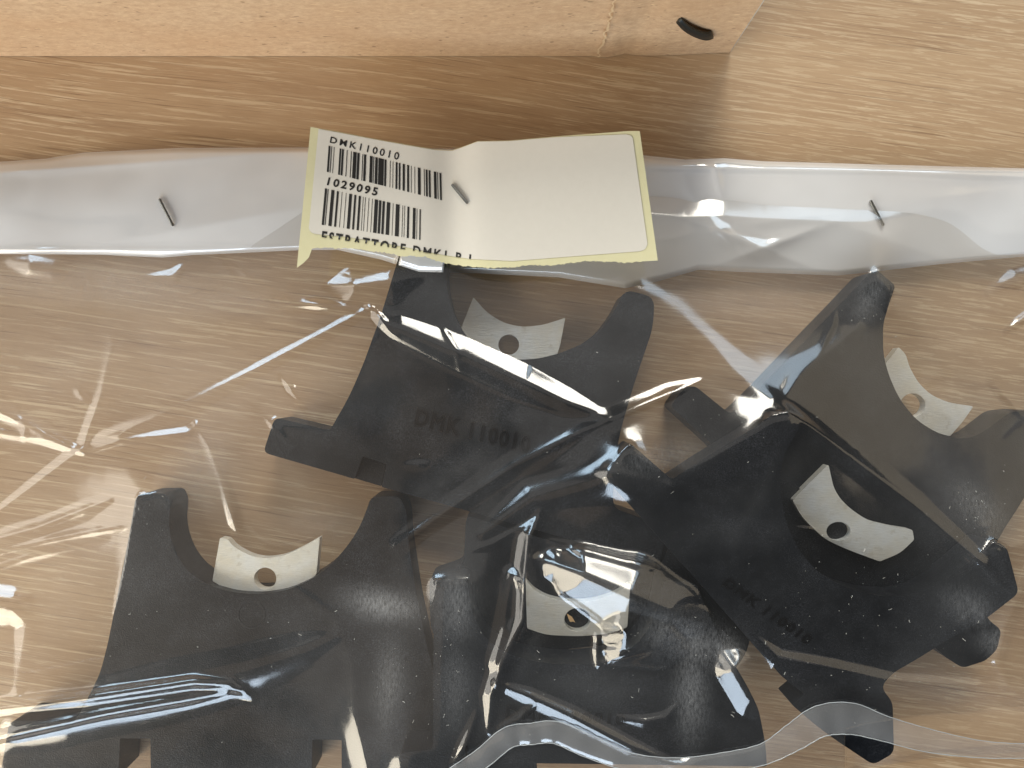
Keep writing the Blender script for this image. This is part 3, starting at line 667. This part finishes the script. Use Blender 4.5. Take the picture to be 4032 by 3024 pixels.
# cream face with rounded corners on three of its ends
FT = [(213, 149), (330, 170), (480, 199), (700, 239), (850, 264), (940, 268), (1000, 248), (1080, 218), (1250, 215), (1500, 194), (1800, 182), (1890, 178), (1915, 186), (1924, 200)]
FB = [(160, 690), (166, 705), (180, 716), (205, 722), (350, 735), (500, 757), (700, 795), (900, 836), (1040, 857), (1270, 868), (1500, 850), (1800, 827), (1960, 815), (1985, 808), (2000, 792), (2004, 775)]
strip_between('face', [z2(*p) for p in FT], [z2(*p) for p in FB], CREAM, .00012, n=200)
lz1 = lambda x, y: lz(x, y) + .0002
def Q(*pts): return [z2(*p) for p in pts]
place_text('print', 'DMK110010', Q((280, 190), (655, 278), (647, 319), (274, 224)), lz1, INK, label, offset=.016, spacing=1.42)
place_text('print', '1029095', Q((268, 412), (540, 470), (530, 515), (258, 455)), lz1, INK, label, offset=.028, spacing=1.32)
place_text('print', 'ESTRATTORE DMK1 B I', Q((234, 703), (1044, 832), (1042, 858), (230, 737)), lz1, INK, label, offset=.028, spacing=1.32, clip=.33)
def barcode(quad, bars):
    b = bmesh.new()
    for s0, s1 in bars:
        n = 8; L = []
        for k in range(n + 1):
            t_ = k / n
            L.append([b.verts.new(P(*bilerp(quad, s, t_), lz1(*bilerp(quad, s, t_)))) for s in (s0, s1)])
        for a, c_ in zip(L, L[1:]): b.faces.new((a[0], c_[0], c_[1], a[1]))
    return from_bm('barcode', b, INK, label, 0)
bars1 = [(268, 278), (283, 287), (297, 300), (328, 337), (341, 351), (367, 371), (390, 394), (402, 421), (425, 437), (452, 456), (461, 473), (493, 508), (512, 516), (522, 536), (540, 569), (573, 583), (602, 605), (617, 620), (633, 643), (650, 659), (671, 683), (695, 706), (716, 719), (735, 738), (753, 768), (786, 790), (796, 806), (812, 822), (840, 854), (859, 863), (871, 881)]
barcode(Q((268, 240), (881, 390), (885, 537), (258, 382)), [((a - 268) / 613, (b - 268) / 613) for a, b in bars1])
bars2 = [(248, 260), (264, 268), (283, 300), (313, 324), (340, 343), (362, 365), (380, 396), (408, 419), (432, 444), (455, 458), (467, 470), (486, 489), (505, 508), (519, 538), (543, 556), (562, 575), (585, 604), (618, 621), (634, 655), (670, 673), (681, 684), (697, 708), (727, 742), (748, 751), (763, 770)]
barcode(Q((248, 472), (770, 587), (768, 753), (230, 670)), [((a - 248) / 522, (b - 248) / 522) for a, b in bars2])
staple(1782, 729, 1839, 798, lambda x, y: lz(x, y) * 1000 + .1, label, .35)

# ---------------------------------------------------------------- small stuff
# wood chip in the hole of the centre bracket
b = bmesh.new()
z7 = lambda x, y: (1500 + x * .7233, 1850 + y * .7233)
for dz in (0, .0006):
    for x, y in [(1012, 782), (1040, 800), (1058, 832), (1048, 826), (1030, 828), (1020, 808)]:
        b.verts.new(P(*z7(x, y), .0151 + dz))
b.verts.ensure_lookup_table(); n = 6
b.faces.new(b.verts[n:]); b.faces.new(b.verts[:n][::-1])
for i in range(n): b.faces.new((b.verts[i], b.verts[(i + 1) % n], b.verts[n + (i + 1) % n], b.verts[n + i]))
ch = from_bm('wood_chip', b, mat_simple('pale_wood_chip', (.55, .36, .18), .7), None, 0); tag(ch, 'tiny splinter of pale wood in the hole of the centre steel piece', 'wood chip')
# lint and specks on the film
b = bmesh.new()
spots = [(1750, 2600, 260, 420, 90), (3300, 2500, 700, 450, 170), (600, 2000, 140, 120, 16), (2700, 1750, 400, 200, 40), (3450, 1300, 160, 260, 40), (3850, 2000, 200, 160, 60), (900, 2500, 600, 400, 50), (2300, 2600, 500, 300, 50), (2100, 1600, 500, 300, 25)]
for cx, cy, rx, ry, n in spots:
    for _ in range(int(n * .5)):
        x, y = random.gauss(cx, rx / 2), random.gauss(cy, ry / 2)
        if not (40 < x < 4000 and 1150 < y < 3000): continue
        L = random.choice([1, 1, 2, 2, 3, 3, 4, 6, 12]) * random.uniform(.7, 1.4); a = random.uniform(0, 6.28); k = random.uniform(-1.2, 1.2)
        pts = []; px, py = x, y
        for i in range(4):
            pts.append(P(px, py, (fz(px, py) + .12) * .001)); px += L / 3 * math.cos(a); py += L / 3 * math.sin(a); a += k / 3
        tube_bm(b, pts, random.uniform(.000025, .00006), 4)
ln = from_bm('lint', b, mat_simple('white_lint', (.55, .55, .52), .9), None, 0); tag(ln, 'fine white lint and scratches scattered over the film', 'lint', kind='stuff')
